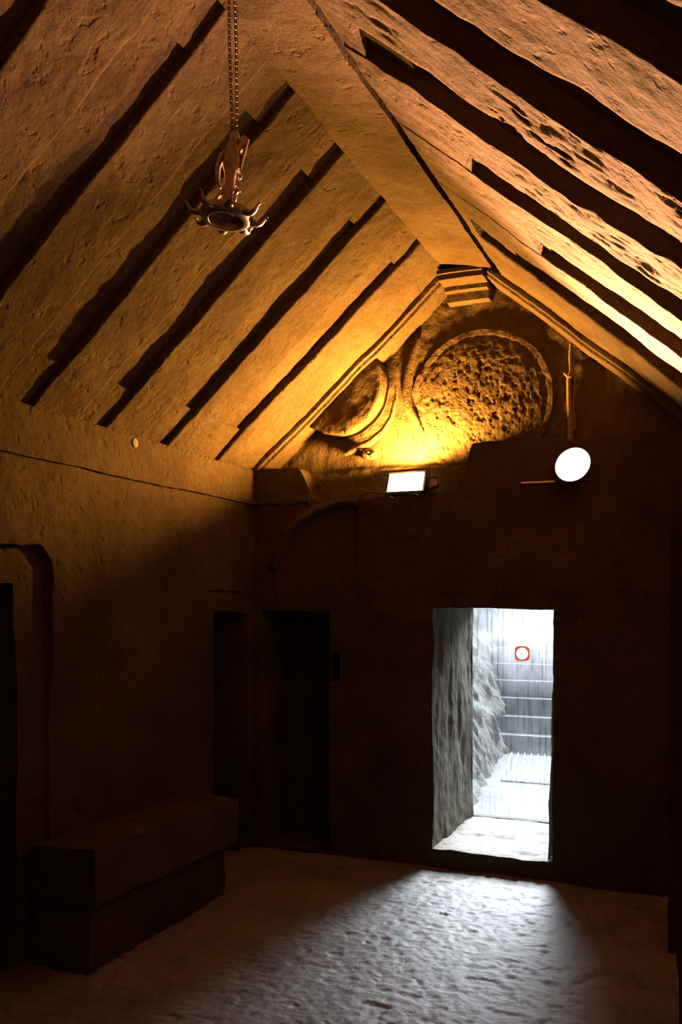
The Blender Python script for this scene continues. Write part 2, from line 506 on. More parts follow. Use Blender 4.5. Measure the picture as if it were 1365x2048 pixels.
# dark side chambers behind the doorways
for (a, b, t) in (DA, DBo):
    m = MB(); m.box((XL - 2.0, a - 0.35, -0.12), (XL - 0.54, b + 0.5 if b < 5 else b + 0.25, 2.2), 0.12, 'xyYzZ')
    m.quad((XL - 0.54, a - 0.35, -0.12), (XL - 0.54, a, -0.12), (XL - 0.54, a, 2.2), (XL - 0.54, a - 0.35, 2.2), 0.12)
    e = b + 0.5 if b < 5 else b + 0.25
    m.quad((XL - 0.54, b, -0.12), (XL - 0.54, e, -0.12), (XL - 0.54, e, 2.2), (XL - 0.54, b, 2.2), 0.12)
    m.quad((XL - 0.54, a, t), (XL - 0.54, b, t), (XL - 0.54, b, 2.2), (XL - 0.54, a, 2.2), 0.12)
    m.build('side_chamber', M_wall, wall_left, disp=lambda V: rock(V, 0.02, 0.008, 0.0))
# cornice band
m = MB()
xf = XL + 0.025
m.quad((xf, Y0, CORN0), (xf, YB, CORN0), (xf, YB, CORN1), (xf, Y0, CORN1), 0.02)
m.quad((XL - 0.05, Y0, CORN0), (XL - 0.05, YB, CORN0), (xf, YB, CORN0), (xf, Y0, CORN0), 0.02)
m.quad((xf, Y0, CORN1), (xf, YB, CORN1), (XL - 0.2, YB, CORN1 + 0.01), (XL - 0.2, Y0, CORN1 + 0.01), 0.03)
m.build('cornice', M_wall, wall_left, disp=lambda V: rock(V, 0.010, 0.003, 0.0015), sharp=45)
bm = bmesh.new()
p = Vector((xf, 0, 0)); t = xf / (-S + (270 - W / 2) / F * C)
py_, pz_ = t * (C + (270 - W / 2) / F * S), EYE + (HORIZON - 886) / F * t
ellipsoid(bm, (xf + 0.004, py_, pz_), (0.005, 0.03, 0.03), 16)
bmobj('plaster_patch', bm, M_plaster, wall_left)

# ------------------------------------------------------------------ right wall (camera stands in its doorway)
RD = (-0.75, 1.15, 2.45)
m = MB()
ys = np.unique(np.concatenate([np.linspace(Y0 - 0.05, YB + 0.04, 180), [RD[0], RD[1]]]))
zs = np.unique(np.concatenate([np.linspace(-0.05, CORN0, 70), [RD[2]]]))
m.grid(lambda U, V: (XR + 0 * U, U, V), ys, zs, keep=lambda y, z: ~((y > RD[0]) & (y < RD[1]) & (z < RD[2])), flip=True)
m.quad((XR, RD[1], 0), (XR + 1.5, RD[1], 0), (XR + 1.5, RD[1], RD[2]), (XR, RD[1], RD[2]), 0.06)
m.quad((XR + 1.5, RD[0], 0), (XR, RD[0], 0), (XR, RD[0], RD[2]), (XR + 1.5, RD[0], RD[2]), 0.06)
m.quad((XR + 1.5, RD[1], 0), (XR + 1.5, RD[0], 0), (XR + 1.5, RD[0], RD[2]), (XR + 1.5, RD[1], RD[2]), 0.1)
m.quad((XR, RD[0], RD[2]), (XR, RD[1], RD[2]), (XR + 1.5, RD[1], RD[2]), (XR + 1.5, RD[0], RD[2]), 0.1)
m.quad((XR, RD[1], 0), (XR, RD[0], 0), (XR + 1.5, RD[0], 0), (XR + 1.5, RD[1], 0), 0.1)
wall_right = m.build('wall_right', M_wall, disp=lambda V: rock(V, 0.008, 0.006, 0.0))
tag(wall_right, 'dark tufa wall at the right edge beside the viewer', 'wall', kind='structure')
m = MB()
xf = XR - 0.035
m.quad((xf, YB, CORN0), (xf, Y0, CORN0), (xf, Y0, CORN1), (xf, YB, CORN1), 0.04)
m.quad((xf, YB, CORN0), (XR + 0.05, YB, CORN0), (XR + 0.05, Y0, CORN0), (xf, Y0, CORN0), 0.04)
m.quad((xf, Y0, CORN1), (XR + 0.2, Y0, CORN1), (XR + 0.2, YB, CORN1), (xf, YB, CORN1), 0.04)
m.build('cornice', M_wall, wall_right, disp=lambda V: rock(V, 0.008, 0.003, 0.0))

# wall behind the camera
m = MB()
m.quad((XR + 0.2, Y0, 0), (XL - 0.1, Y0, 0), (XL - 0.1, Y0, 4.8), (XR + 0.2, Y0, 4.8), 0.1)
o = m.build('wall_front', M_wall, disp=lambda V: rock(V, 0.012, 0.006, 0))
tag(o, 'tufa end wall behind the viewer facing the doorway', 'wall', kind='structure')

# ------------------------------------------------------------------ back wall with the doorway
NX0, NX1 = -3.02, -1.70           # broken stretch of the wall top where the lamp stands
def top_of(x):
    a = CORN1 + 0 * x
    b = 2.80 + 0.012 * np.sin(x * 23) + 0.008 * np.sin(x * 61)
    edge = smooth(NX0 - 0.10, NX0 + 0.06, x)
    t = a * (1 - edge) + b * edge
    r = smooth(NX1 - 0.09, NX1 + 0.03, x)
    return t * (1 - r) + (3.15 + 0.02 * np.sin(x * 4 + 1)) * r
NIX, NITOP = -2.83, 1.93          # dark recess beside the corner
def in_niche(x, z):
    return ((x < NIX) & (x > -3.44) & (z < NITOP)) | ((x < -2.745) & (x > -3.44) & (z < 1.60) & (z > 1.36))
def arc_relief(x, z):
    # shallow carved arch left of the lamp
    r = np.hypot(x - (-2.72), (z - 2.17) * 1.0)
    on = np.exp(-((r - 0.60) / 0.035) ** 2) * (z > 2.25) * (x < -2.60)
    inn = np.where((r < 0.57) & (x < -2.6), 0.03, 0.0) * smooth(1.95, 2.35, z)
    return 0.030 * on - inn
def back_keep(x, z):
    return ~((x > DX0) & (x < DX1) & (z > SILL) & (z < DTOP)) & ~in_niche(x, z)
def back_fn(U, V):
    # V: 0..1 rows, upper rows follow the broken top edge
    z = np.where(V <= 2.7, V, 2.7 + (V - 2.7) / 0.1 * (top_of(U) - 2.7))
    fr = np.where((U > DX0 - 0.17) & (U < DX1 + 0.17) & (z < DTOP + 0.10), 0.005, 0.0)
    band = np.where((z > CORN0) & (z < 3.2) & (U < NX0), 0.02, 0.0)
    return (U, YB + fr - band - arc_relief(U, z), z)
m = MB()
xs = np.unique(np.concatenate([np.linspace(XL - 0.05, XR + 0.05, 230), [DX0, DX1, NIX, -3.44, -2.745]]))
zs = np.unique(np.concatenate([np.linspace(-0.12, 2.7, 170), np.linspace(2.7, 2.8, 20), [SILL, DTOP, NITOP, 1.60, 1.36]]))
m.grid(back_fn, xs, zs, keep=back_keep)
# ledge on top of the wall
m.grid(lambda U, V: (U, YB + (YG + 0.04 - YB) * V, top_of(U) + 0.0 * V), np.linspace(XL - 0.05, XR + 0.05, 230), np.linspace(0, 1, 14), flip=False)
# recess sides
for a, b, z0_, z1_ in ((-3.44, NIX, -0.12, NITOP),):
    m.quad((b, YB, z0_), (b, YB + 0.5, z0_), (b, YB + 0.5, z1_), (b, YB, z1_))
    m.quad((a, YB + 0.5, z0_), (a, YB, z0_), (a, YB, z1_), (a, YB + 0.5, z1_))
    m.quad((a, YB, z1_), (b, YB, z1_), (b, YB + 0.5, z1_), (a, YB + 0.5, z1_))
    m.quad((a - 0.05, YB + 0.5, z0_), (-2.70, YB + 0.5, z0_), (-2.70, YB + 0.5, z1_), (a - 0.05, YB + 0.5, z1_))
    m.quad((a, YB, 0), (a, YB + 0.5, 0), (b, YB + 0.5, 0), (b, YB, 0))
    m.quad((-2.745, YB, 1.36), (-2.745, YB + 0.5, 1.36), (-2.745, YB + 0.5, 1.60), (-2.745, YB, 1.60))
    m.quad((b, YB, 1.60), (-2.745, YB, 1.60), (-2.745, YB + 0.5, 1.60), (b, YB + 0.5, 1.60))
    m.quad((b, YB, 1.36), (-2.745, YB, 1.36), (-2.745, YB + 0.5, 1.36), (b, YB + 0.5, 1.36))
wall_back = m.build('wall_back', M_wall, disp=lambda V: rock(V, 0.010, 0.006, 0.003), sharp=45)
tag(wall_back, 'dark brown tufa end wall pierced by the daylit doorway', 'wall', kind='structure')

# doorway lining through the thick wall
m = MB()
m.quad((DX0, YOUT, SILL), (DX0, YB, SILL), (DX0 + 0.01, YB, DTOP), (DX0, YOUT, DTOP), 0.015)
def jamb_disp(V):
    P = rock(V, 0.014, 0.006, 0.003)
    Q = V.copy(); Q[:, 2] *= 0.35
    P[:, 0] -= 0.02 * np.clip(fbm(Q * 7, 77, 2) - 0.35, 0, 1)
    return P
m.build('door_jamb', M_jamb, wall_back, disp=jamb_disp)
m = MB()
m.quad((DX1 - 0.03, YB, SILL), (DX1 + 0.0, YOUT, SILL), (DX1, YOUT, DTOP), (DX1 + 0.005, YB, DTOP), 0.02)
m.build('door_jamb', M_jamb, wall_back, disp=lambda V: rock(V, 0.010, 0.006, 0.002))
m = MB()
m.quad((DX0 - 0.02, YB, DTOP), (DX1 + 0.02, YB, DTOP), (DX1 + 0.02, YOUT, DTOP), (DX0 - 0.02, YOUT, DTOP), 0.03)
m.build('door_soffit', M_jamb, wall_back, disp=lambda V: rock(V, 0.010, 0.004, 0.002))
m = MB()
m.quad((DX0 - 0.02, YB + 0.012, SILL), (DX1 + 0.02, YB + 0.012, SILL), (DX1 + 0.02, YOUT - 0.01, SILL), (DX0 - 0.02, YOUT - 0.01, SILL), 0.015)
def sill_disp(V):
    P = rock(V, 0.008, 0.005, 0.0025)
    Q = V.copy(); Q[:, 1] *= 2.2
    P[:, 2] -= 0.022 * np.clip(fbm(Q * 4.5, 99, 2) - 0.3, 0, 1)
    P[:, 2] -= 0.004 * smooth(0.10, 0.0, P[:, 1] - YB)
    return P
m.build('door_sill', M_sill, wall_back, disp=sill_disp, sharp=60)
# solid mass above and beside the doorway, towards the stairs
m = MB()
m.quad((-4.6, YOUT, -0.05), (DX0, YOUT, -0.05), (DX0, YOUT, 6.0), (-4.6, YOUT, 6.0), 0.15)
m.quad((DX1, YOUT, -0.05), (2.2, YOUT, -0.05), (2.2, YOUT, 6.0), (DX1, YOUT, 6.0), 0.15)
m.quad((DX0, YOUT, DTOP), (DX1, YOUT, DTOP), (DX1, YOUT, 6.0), (DX0, YOUT, 6.0), 0.15)
m.quad((DX0, YOUT, -0.05), (DX1, YOUT, -0.05), (DX1, YOUT, SILL), (DX0, YOUT, SILL), 0.15)
m.build('outer_face', M_rock, wall_back, weld=False)

# ------------------------------------------------------------------ gable
m = MB()
def gable_y(x, z):
    # back of the broken ledge is rougher and set a little forward
    low = smooth(3.08, 3.03, z) * (x > NX0 - 0.1) * (x < NX1)
    return YG - 0.05 * low
m.grid(lambda U, V: (U, gable_y(U, V), V), np.linspace(XL - 0.15, XR + 0.15, 260), np.linspace(2.70, 4.70, 140))
wall_gable = m.build('wall_gable', M_gable, disp=lambda V: rock(V, 0.014, 0.009, 0.004), sharp=60, weld=False)
tag(wall_gable, 'triangular tufa gable carved with round shields above the doorway', 'wall', kind='structure')

# large pocked shield
sc_ = on_y(962, 806, YG)
RS = 0.560
m = MB()
def shield(U, V):
    r = V
    bulge = np.where(r < 0.92, 0.045 * np.sqrt(np.clip(1 - (r / 0.95) ** 2, 0, 1)) + 0.012, 0.03)
    bulge = np.where(r > 0.985, -0.05, bulge)
    return (sc_.x + RS * r * np.cos(U), YG - bulge, sc_.z + RS * r * np.sin(U))
m.grid(shield, np.linspace(0, 2 * math.pi, 220), np.concatenate([np.linspace(0.0, 0.92, 80), [0.921, 0.95, 0.984, 0.986, 1.0]]), flip=True)
def shield_disp(V):
    P = rock(V, 0.006, 0.004, 0.003, 30.0)
    pit = np.clip(fbm(V * np.array([36, 36, 26]), 133, 3) - 0.02, 0, 1)
    P[:, 1] += 0.009 * pit
    return P
o = m.build('carved_shield', M_shield, wall_gable, disp=shield_disp, sharp=70)
o['label'] = 'large round pocked shield in relief under the ridge'

# smaller shield at the left slope, with rim
sd = on_y(694, 783, YG)
RD2 = 0.375
m = MB()
def disc(U, V):
    prof_r = np.array([0.0, 0.3, 0.6, 0.80, 0.84, 0.86, 0.93, 0.97, 1.0, 1.0, 1.0])
    prof_d = np.array([0.200, 0.200, 0.200, 0.198, 0.196, 0.195, 0.193, 0.188, 0.170, 0.05, -0.05])
    r = np.interp(V, np.arange(11), prof_r); d = np.interp(V, np.arange(11), prof_d)
    return (sd.x + RD2 * r * np.cos(U), YG - d, sd.z + RD2 * r * np.sin(U))
m.grid(disc, np.linspace(0, 2 * math.pi, 160), np.linspace(0, 10, 51), flip=True)
o = m.build('small_shield', M_gable, wall_gable, disp=lambda V: rock(V, 0.010, 0.006, 0.003), sharp=55)
o['label'] = 'smaller round shield half hidden by the left slope'

# curved band beside the big shield
bm = bmesh.new()
pts = [on_y(u, v, YG - 0.02) for u, v in ((838, 678), (826, 712), (817, 752), (815, 790), (822, 822), (838, 848), (850, 872))]
tube(bm, pts, [0.02, 0.035, 0.042, 0.045, 0.042, 0.030, 0.016], 12)
o = bmobj('curved_band', bm, M_gable, wall_gable)

# scroll and little head under the small shield
bm = bmesh.new()
pts = [on_y(u, v, YG - 0.09) for u, v in ((790, 800), (784, 835), (768, 862), (742, 884), (716, 896), (690, 908))]
tube(bm, pts, [0.012, 0.022, 0.028, 0.032, 0.032, 0.02], 12)
pts = [on_y(u, v, YG - 0.07) for u, v in ((793, 770), (794, 790), (790, 812))]
tube(bm, pts, [0.012, 0.016, 0.012], 10)
bmobj('carved_scroll', bm, M_gable, wall_gable)
bm = bmesh.new()
hc = on_y(737, 908, YG - 0.07)
R_ = Matrix.Rotation(math.radians(15), 3, 'Y')
ellipsoid(bm, hc, (0.082, 0.06, 0.048), 24, R_)
ellipsoid(bm, hc + Vector((0.055, -0.035, -0.012)), (0.035, 0.03, 0.028), 14, R_)
ellipsoid(bm, hc + Vector((0.02, -0.058, 0.004)), (0.020, 0.012, 0.008), 12, R_)
ellipsoid(bm, hc + Vector((0.045, -0.062, -0.022)), (0.016, 0.012, 0.006), 12, R_)
ellipsoid(bm, hc + Vector((-0.04, -0.045, 0.028)), (0.03, 0.015, 0.007), 12, R_)
o = bmobj('carved_head', bm, M_gable, wall_gable); o['label'] = 'small weathered carved head lying sideways beside the lamp'

# ------------------------------------------------------------------ rock-cut bench at the left wall
m = MB()
bx0, bx1, by0, by1, bz = XL + 0.025, -3.06, 3.84, 5.32, 0.66
m.box((bx0, by0, 0.36), (bx1, by1, bz), 0.03, 'XyYZz')
m.box((bx0, by0 + 0.02, -0.02), (bx1 - 0.06, by1 - 0.05, 0.37), 0.04, 'XyY')
o = m.build('stone_bench', M_wall, disp=lambda V: rock(V, 0.02, 0.010, 0.003), sharp=50)
tag(o, 'low rock-cut bench along the left wall between the two doorways', 'bench')

# block standing against the right wall
m = MB()
m.box((-0.125, 2.55, 1.05), (XR - 0.01, 3.10, 2.25), 0.03, 'xyYzZ')
m.box((-0.105, 2.60, 0.0), (XR - 0.01, 3.05, 1.06), 0.05, 'xyY')
o = m.build('stone_pier', M_wall, disp=lambda V: rock(V, 0.006, 0.005, 0.002), sharp=50)
tag(o, 'rough stone pier with overhanging top at the right wall', 'pier')

# ------------------------------------------------------------------ outside: paving, grate, stairs, rock sides
OUTZ = 0.11
m = MB(); m.quad((-4.2, YOUT - 0.02, OUTZ), (1.2, YOUT - 0.02, OUTZ), (1.2, 11.3, OUTZ), (-4.2, 11.3, OUTZ), 0.08)
o = m.build('ground', M_pave, disp=lambda V: rock(V, 0.004, 0.002, 0.0))
tag(o, 'pale paved landing outside the doorway below the stairs', 'paving', kind='structure')

g = empty('drain_grate', (-1.6, 10.0, OUTZ))
tag(g, 'bar grate let into the pale landing at the foot of stairs', 'grate')
bm = bmesh.new()
def gp(x, y, z): return Vector((x - 0.15 * (y - 9.3), y, OUTZ + z)) - Vector((-1.6, 10.0, OUTZ))
gx0, gx1, gy0, gy1 = -2.12, -0.98, 9.22, 10.85
v = [bm.verts.new(gp(x, y, zz)) for zz in (0.006, 0.016) for x, y in ((gx0, gy0), (gx1, gy0), (gx1, gy1), (gx0, gy1))]
for q in ((3, 2, 1, 0), (4, 5, 6, 7), (0, 1, 5, 4), (1, 2, 6, 5), (2, 3, 7, 6), (3, 0, 4, 7)): bm.faces.new([v[i] for i in q])
bmobj('pan', bm, M_pan, g)
bm = bmesh.new()
v = [bm.verts.new(gp(gx0 + dx, y, zz)) for zz in (0.014, 0.040) for dx, y in ((0, gy0), (0.009, gy0), (0.009, gy1), (0, gy1))]
for q in ((3, 2, 1, 0), (4, 5, 6, 7), (0, 1, 5, 4), (1, 2, 6, 5), (2, 3, 7, 6), (3, 0, 4, 7)): bm.faces.new([v[i] for i in q])
bar0 = bmobj('bar', bm, M_steel, g)
nb = 14
for k in range(1, nb + 1):
    b = bar0.copy(); col.objects.link(b); b.parent = g
    b.location = ((gx1 - gx0 - 0.013) * k / nb, 0, 0)

st = empty('staircase', (-1.6, 11.1, OUTZ))
tag(st, 'grey stone stairs climbing towards the daylight outside the doorway', 'stairs', kind='structure')
RISE, GO = 0.205, 0.30
me0 = None
for k in range(17):
    if me0 is None:
        bm = bmesh.new()
        bbox(bm, (-2.4, 0, -0.25), (1.9, 0.62, RISE), 0.006)
        s0 = bmobj('step', bm, M_step, st); me0 = s0.data
    else:
        s0 = bpy.data.objects.new('step', me0); col.objects.link(s0); s0.parent = st
    s0.location = (0, GO * k, RISE * k - (0.01 if k else 0))

def side_rock(sgn, name, label):
    m = MB()
    def fn(U, V):
        # U along y 7.5..17, V height 0..1 ; the face leans outwards
        base = np.interp(U, [7.5, 8.2, 11.0, 17.0], [2.08, 2.14, 2.44, 2.7] if sgn < 0 else [1.0, 0.9, 0.7, 0.6])
        h = V * 4.6
        lean = 0.40 * np.minimum(h, 1.5)
        x = -base - lean if sgn < 0 else -base + lean * 0.8
        return (x, U, OUTZ - 0.02 + h)
    m.grid(fn, np.linspace(YOUT - 0.03, 17.0, 260), np.linspace(0, 1, 130), flip=sgn < 0)
    def d(V):
        P = rock(V, 0.03, 0.02, 0.010, 14)
        r = fbm(V * np.array([5, 5, 3.2]), 55, 3)
        P[:, 0] += -sgn * 0.05 * r
        return P
    o = m.build(name, M_rock, disp=d, sharp=70, weld=False)
    tag(o, label, 'rock wall', kind='structure')
side_rock(-1, 'wall_stair_left', 'sloping grey rock face left of the outside stairs')
side_rock(1, 'wall_stair_right', 'sloping grey rock face right of the outside stairs')

# ------------------------------------------------------------------ fogged glass door at the outer end of the doorway
def glass_mat():
    m = bpy.data.materials.new('fogged_glass'); m.use_nodes = True
    nt = m.node_tree; L = nt.links.new
    nt.nodes.remove(nt.nodes['Principled BSDF'])
    tc = N(nt, 'ShaderNodeTexCoord')
    sep = N(nt, 'ShaderNodeSeparateXYZ'); L(tc.outputs['Object'], sep.inputs[0])
    # condensation: heavier towards the top and the foot of the pane
    zr = N(nt, 'ShaderNodeMapRange'); zr.inputs['From Min'].default_value = 0.0; zr.inputs['From Max'].default_value = 1.85
    L(sep.outputs[2], zr.inputs[0])
    prof = ramp(nt, zr.outputs[0], [(0.0, (0.26,) * 3), (0.20, (0.15,) * 3), (0.36, (0.07,) * 3), (0.58, (0.05,) * 3), (0.72, (0.18,) * 3), (0.86, (0.46,) * 3), (1.0, (0.36,) * 3)])
    xr = N(nt, 'ShaderNodeMapRange'); xr.inputs['From Min'].default_value = -0.45; xr.inputs['From Max'].default_value = 0.45
    L(sep.outputs[0], xr.inputs[0])
    xprof = ramp(nt, xr.outputs[0], [(0.0, (0.35,) * 3), (0.22, (0.6,) * 3), (0.4, (1.0,) * 3), (1.0, (1.15,) * 3)])
    mp = N(nt, 'ShaderNodeMapping'); mp.inputs['Scale'].default_value = (42, 1, 1.6); L(tc.outputs['Object'], mp.inputs[0])
    st_ = N(nt, 'ShaderNodeTexNoise', Scale=1.0, Detail=4.0, Roughness=0.6); L(mp.outputs[0], st_.inputs[0])
    streak = ramp(nt, st_.outputs[0], [(0.33, (0.22,) * 3), (0.47, (1.0,) * 3), (1.0, (1.08,) * 3)])
    bl = N(nt, 'ShaderNodeTexNoise', Scale=4.5, Detail=5.0, Roughness=0.6); L(tc.outputs['Object'], bl.inputs[0])
    blot = ramp(nt, bl.outputs[0], [(0.32, (0.6,) * 3), (0.68, (1.3,) * 3)])
    m1 = N(nt, 'ShaderNodeMath', operation='MULTIPLY'); L(prof, m1.inputs[0]); L(streak, m1.inputs[1])
    m2 = N(nt, 'ShaderNodeMath', operation='MULTIPLY'); L(m1.outputs[0], m2.inputs[0]); L(xprof, m2.inputs[1])
    m2b = N(nt, 'ShaderNodeMath', operation='MULTIPLY'); L(m2.outputs[0], m2b.inputs[0]); m2b.inputs[1].default_value = 0.23
    m3 = N(nt, 'ShaderNodeMath', operation='MULTIPLY', use_clamp=True); L(m2b.outputs[0], m3.inputs[0]); L(blot, m3.inputs[1])
    tr = N(nt, 'ShaderNodeBsdfTransparent', Color=(0.96, 0.98, 1.0, 1))
    tl = N(nt, 'ShaderNodeBsdfTranslucent', Color=(0.90, 0.94, 1.0, 1))
    mx = N(nt, 'ShaderNodeMixShader'); L(m3.outputs[0], mx.inputs[0]); L(tr.outputs[0], mx.inputs[1]); L(tl.outputs[0], mx.inputs[2])
    L(mx.outputs[0], nt.nodes['Material Output'].inputs[0])
    return m
M_glass = glass_mat()
gd = empty('door_1', ((DX0 + DX1) / 2, 7.62, OUTZ))
tag(gd, 'misted glass door streaked with condensation closing the doorway', 'glass door', kind='structure')
hw = (DX1 - DX0) / 2 + 0.10
bm = bmesh.new(); bbox(bm, (-hw, -0.005, 0.03), (hw, 0.005, 1.98)); pane = bmobj('pane', bm, M_glass, gd)
bm = bmesh.new()
bbox(bm, (0.375, -0.012, 0.03), (0.383, 0.012, 1.98)); bmobj('pane_edge', bm, plain('edge_strip', (0.45, 0.47, 0.6), noise=0.1), gd)
sp = on_y(1045, 1307, 7.605) - gd.location
bm = bmesh.new()
r_ = 0.064
pts = []
for k in range(36):
    a = 2 * math.pi * k / 36
    sx_, sz_ = math.cos(a), math.sin(a)
    f_ = 1 / (abs(sx_) ** 4 + abs(sz_) ** 4) ** 0.25          # rounded square
    pts.append((r_ * sx_ * f_, r_ * sz_ * f_))
inn = [(0.050 * math.cos(2 * math.pi * k / 36), 0.050 * math.sin(2 * math.pi * k / 36)) for k in range(36)]
L4 = [[bm.verts.new((sp.x + x, sp.y + dy, sp.z + z)) for x, z in ring] for dy, ring in ((0, pts), (0, inn), (0.003, inn), (0.003, pts))]
for A_, B_ in zip(L4, L4[1:] + L4[:1]):
    for k in range(36): bm.faces.new((A_[k], A_[(k + 1) % 36], B_[(k + 1) % 36], B_[k]))
stk = bmobj('sticker', bm, M_orange, gd); stk['label'] = 'square orange sticker with a pale disc'
for nm, rr, yy, mt in (('sticker_disc', 0.0505, -0.0015, M_cream), ('sticker_dot', 0.006, 0.002, M_orange)):
    bm = bmesh.new()
    bmesh.ops.create_circle(bm, cap_ends=True, segments=32, radius=rr, matrix=Matrix.Translation((sp.x, sp.y - yy, sp.z)) @ Matrix.Rotation(math.pi / 2, 4, 'X'))
    bmobj(nm, bm, mt, stk)

# ------------------------------------------------------------------ floodlights and their light
def spot(name, parent, loc, direc, power, colr, cone, blend, radius):
    d = bpy.data.lights.new(name, 'SPOT')
    d.energy = power; d.color = colr; d.spot_size = math.radians(cone); d.spot_blend = blend; d.shadow_soft_size = radius
    o = bpy.data.objects.new(name, d); col.objects.link(o); o.parent = parent
    o.location = loc
    o.rotation_euler = Vector(direc).to_track_quat('-Z', 'Y').to_euler()
    return o

# left floodlight, lying in the broken ledge and shining up
lp = on_y(812, 962, 6.53)
fl = empty('floodlight', (lp.x, lp.y, 2.815))
tag(fl, 'yellow floodlight lying on the broken ledge below the round shield', 'floodlight')
tilt = Matrix.Translation((0, 0, 0.105)) @ Matrix.Rotation(math.radians(66), 4, 'X')
bm = bmesh.new()
bbox(bm, (-0.15, -0.09, -0.055), (0.15, 0.09, -0.004), 0.012, tilt)
bbox(bm, (-0.155, -0.095, -0.008), (0.155, -0.082, 0.008), 0.003, tilt)
bbox(bm, (-0.155, 0.082, -0.008), (0.155, 0.095, 0.008), 0.003, tilt)
bmobj('housing', bm, M_black, fl)
bm = bmesh.new(); bbox(bm, (-0.142, -0.082, -0.004), (0.142, 0.082, 0.004), 0.002, tilt)
bmobj('lens', bm, emit('halogen_yellow', (1.0, 0.80, 0.30), 16.0), fl)
bm = bmesh.new()
bbox(bm, (-0.05, -0.03, -0.008), (0.05, 0.05, 0.0), 0.002); bbox(bm, (-0.012, 0.0, 0.0), (0.012, 0.03, 0.07), 0.002)
bmobj('mount', bm, M_black, fl)
bm = bmesh.new()
tube(bm, [(-0.13, 0.02, 0.05), (-0.2, -0.02, 0.03), (-0.30, -0.06, 0.04), (-0.36, -0.11, 0.0), (-0.42, -0.105, -0.03)], 0.006, 8)
bmobj('cable', bm, M_cable, fl)
spot('floodlight_beam', fl, (0.07, -0.07, 0.175), (-0.10, -0.40, 0.91), 960, (1.0, 0.42, 0.06), 180, 0.36, 0.055)

# small unlit spot beside it
cp = on_y(868, 968, 6.47)
cs = empty('spotlight', (cp.x, cp.y, 2.81))
tag(cs, 'small dark unlit spotlight right of the yellow floodlight on the ledge', 'spotlight')
bm = bmesh.new()
M_ = Matrix.Translation((0, 0, 0.085)) @ Matrix.Rotation(math.radians(14), 4, 'Z') @ Matrix.Rotation(math.radians(80), 4, 'X')
tmp = bmesh.new(); lathe(tmp, [(0, -0.09), (0.026, -0.088), (0.036, -0.05), (0.040, 0.0), (0.042, 0.03), (0.036, 0.032), (0.033, 0.02), (0, 0.018)], 24)
tmp.transform(M_); bmobj('barrel', tmp, M_black, cs); bm.free()
tmp = bmesh.new(); lathe(tmp, [(0, 0.024), (0.032, 0.022), (0.033, 0.019)], 24); tmp.transform(M_)
bmobj('lens', tmp, plain('lens_ghost_glass', (0.30, 0.22, 0.32), rough=0.15, noise=0.2), cs)  # violet base colour paints a purple lens ghost onto the glass
bm = bmesh.new(); bbox(bm, (-0.05, -0.03, -0.004), (0.05, 0.03, 0.010), 0.003); bbox(bm, (-0.008, -0.01, 0.0), (0.008, 0.01, 0.06), 0.002)
bmobj('foot', bm, M_black, cs)

# right floodlight, fixed to the front of the wall and aimed into the chamber
rp = on_y(1147, 930, 6.26)
fr_ = empty('floodlight', (rp.x, YB, rp.z - 0.05))
tag(fr_, 'glaring round white floodlight mounted on the wall above and right of the doorway', 'floodlight')
aim = Vector((-0.18, -0.93, 0.26)).normalized()
MM = Matrix.Translation((0, rp.y - YB, 0.05)) @ aim.to_track_quat('Z', 'Y').to_matrix().to_4x4()
bm = bmesh.new(); lathe(bm, [(0, -0.10), (0.05, -0.098), (0.09, -0.06), (0.125, -0.005), (0.132, 0.012), (0.124, 0.012), (0.12, 0.0), (0, -0.004)], 36); bm.transform(MM)
bmobj('housing', bm, M_black, fr_)
bm = bmesh.new(); lathe(bm, [(0, 0.022), (0.06, 0.020), (0.10, 0.014), (0.121, 0.006)], 36); bm.transform(MM)
bmobj('lens', bm, emit('halogen_white', (1.0, 0.93, 0.84), 26.0), fr_)
bm = bmesh.new(); bbox(bm, (-0.03, -0.10, -0.01), (0.03, 0.03, 0.015), 0.003); bbox(bm, (-0.07, -0.02, -0.05), (0.07, 0.02, 0.06), 0.004)
bmobj('mount', bm, M_black, fr_)
spot('floodlight_beam', fr_, tuple(MM @ Vector((0, 0, 0.05))), (0.15, -0.985, 0.07), 7000, (1.0, 0.42, 0.18), 84, 1.0, 0.04)

# thin pale bar drawn beside the right lamp
bm = bmesh.new()
a = on_y(1043, 966, YB - 0.03); b = on_y(1110, 963, YB - 0.03)
c0 = (a + b) / 2
tube(bm, [a - c0, b - c0], 0.007, 8)
bbox(bm, (-0.006, 0.0, -0.006), (0.006, 0.05, 0.006))
o = bmobj('pale_bar', bm, M_steel); o.location = c0
tag(o, 'short pale bar on the wall left of the white floodlight', 'bar')

# knotted cord on the gable above the right lamp
ct = on_y(1144, 690, YG - 0.02)
cd = empty('knotted_rope', (ct.x, ct.y, ct.z))
tag(cd, 'pale knotted cord hanging down the gable above the white floodlight', 'cord')
pp = lambda u, v, dy=0.03: on_y(u, v, YG - dy) - ct
bm = bmesh.new()
tube(bm, [pp(1142, 688), pp(1141, 715), pp(1142, 742), pp(1138, 760), pp(1139, 800), pp(1141, 840), pp(1142, 880)], [0.008, 0.012, 0.009, 0.016, 0.018, 0.02, 0.022], 10)
bmobj('strand', bm, M_cord, cd)
bm = bmesh.new()
tube(bm, [pp(1147, 700, 0.02), pp(1148, 738, 0.02), pp(1150, 765, 0.02), pp(1147, 800, 0.02), pp(1150, 860, 0.02)], [0.006, 0.008, 0.007, 0.008, 0.010], 8)
bmobj('strand', bm, M_cord, cd)
bm = bmesh.new()
tube(bm, [pp(1129, 746, 0.05), pp(1136, 753, 0.055), pp(1143, 752, 0.055), pp(1150, 748, 0.05)], [0.008, 0.014, 0.014, 0.007], 10)
bmobj('knot', bm, M_cord, cd)

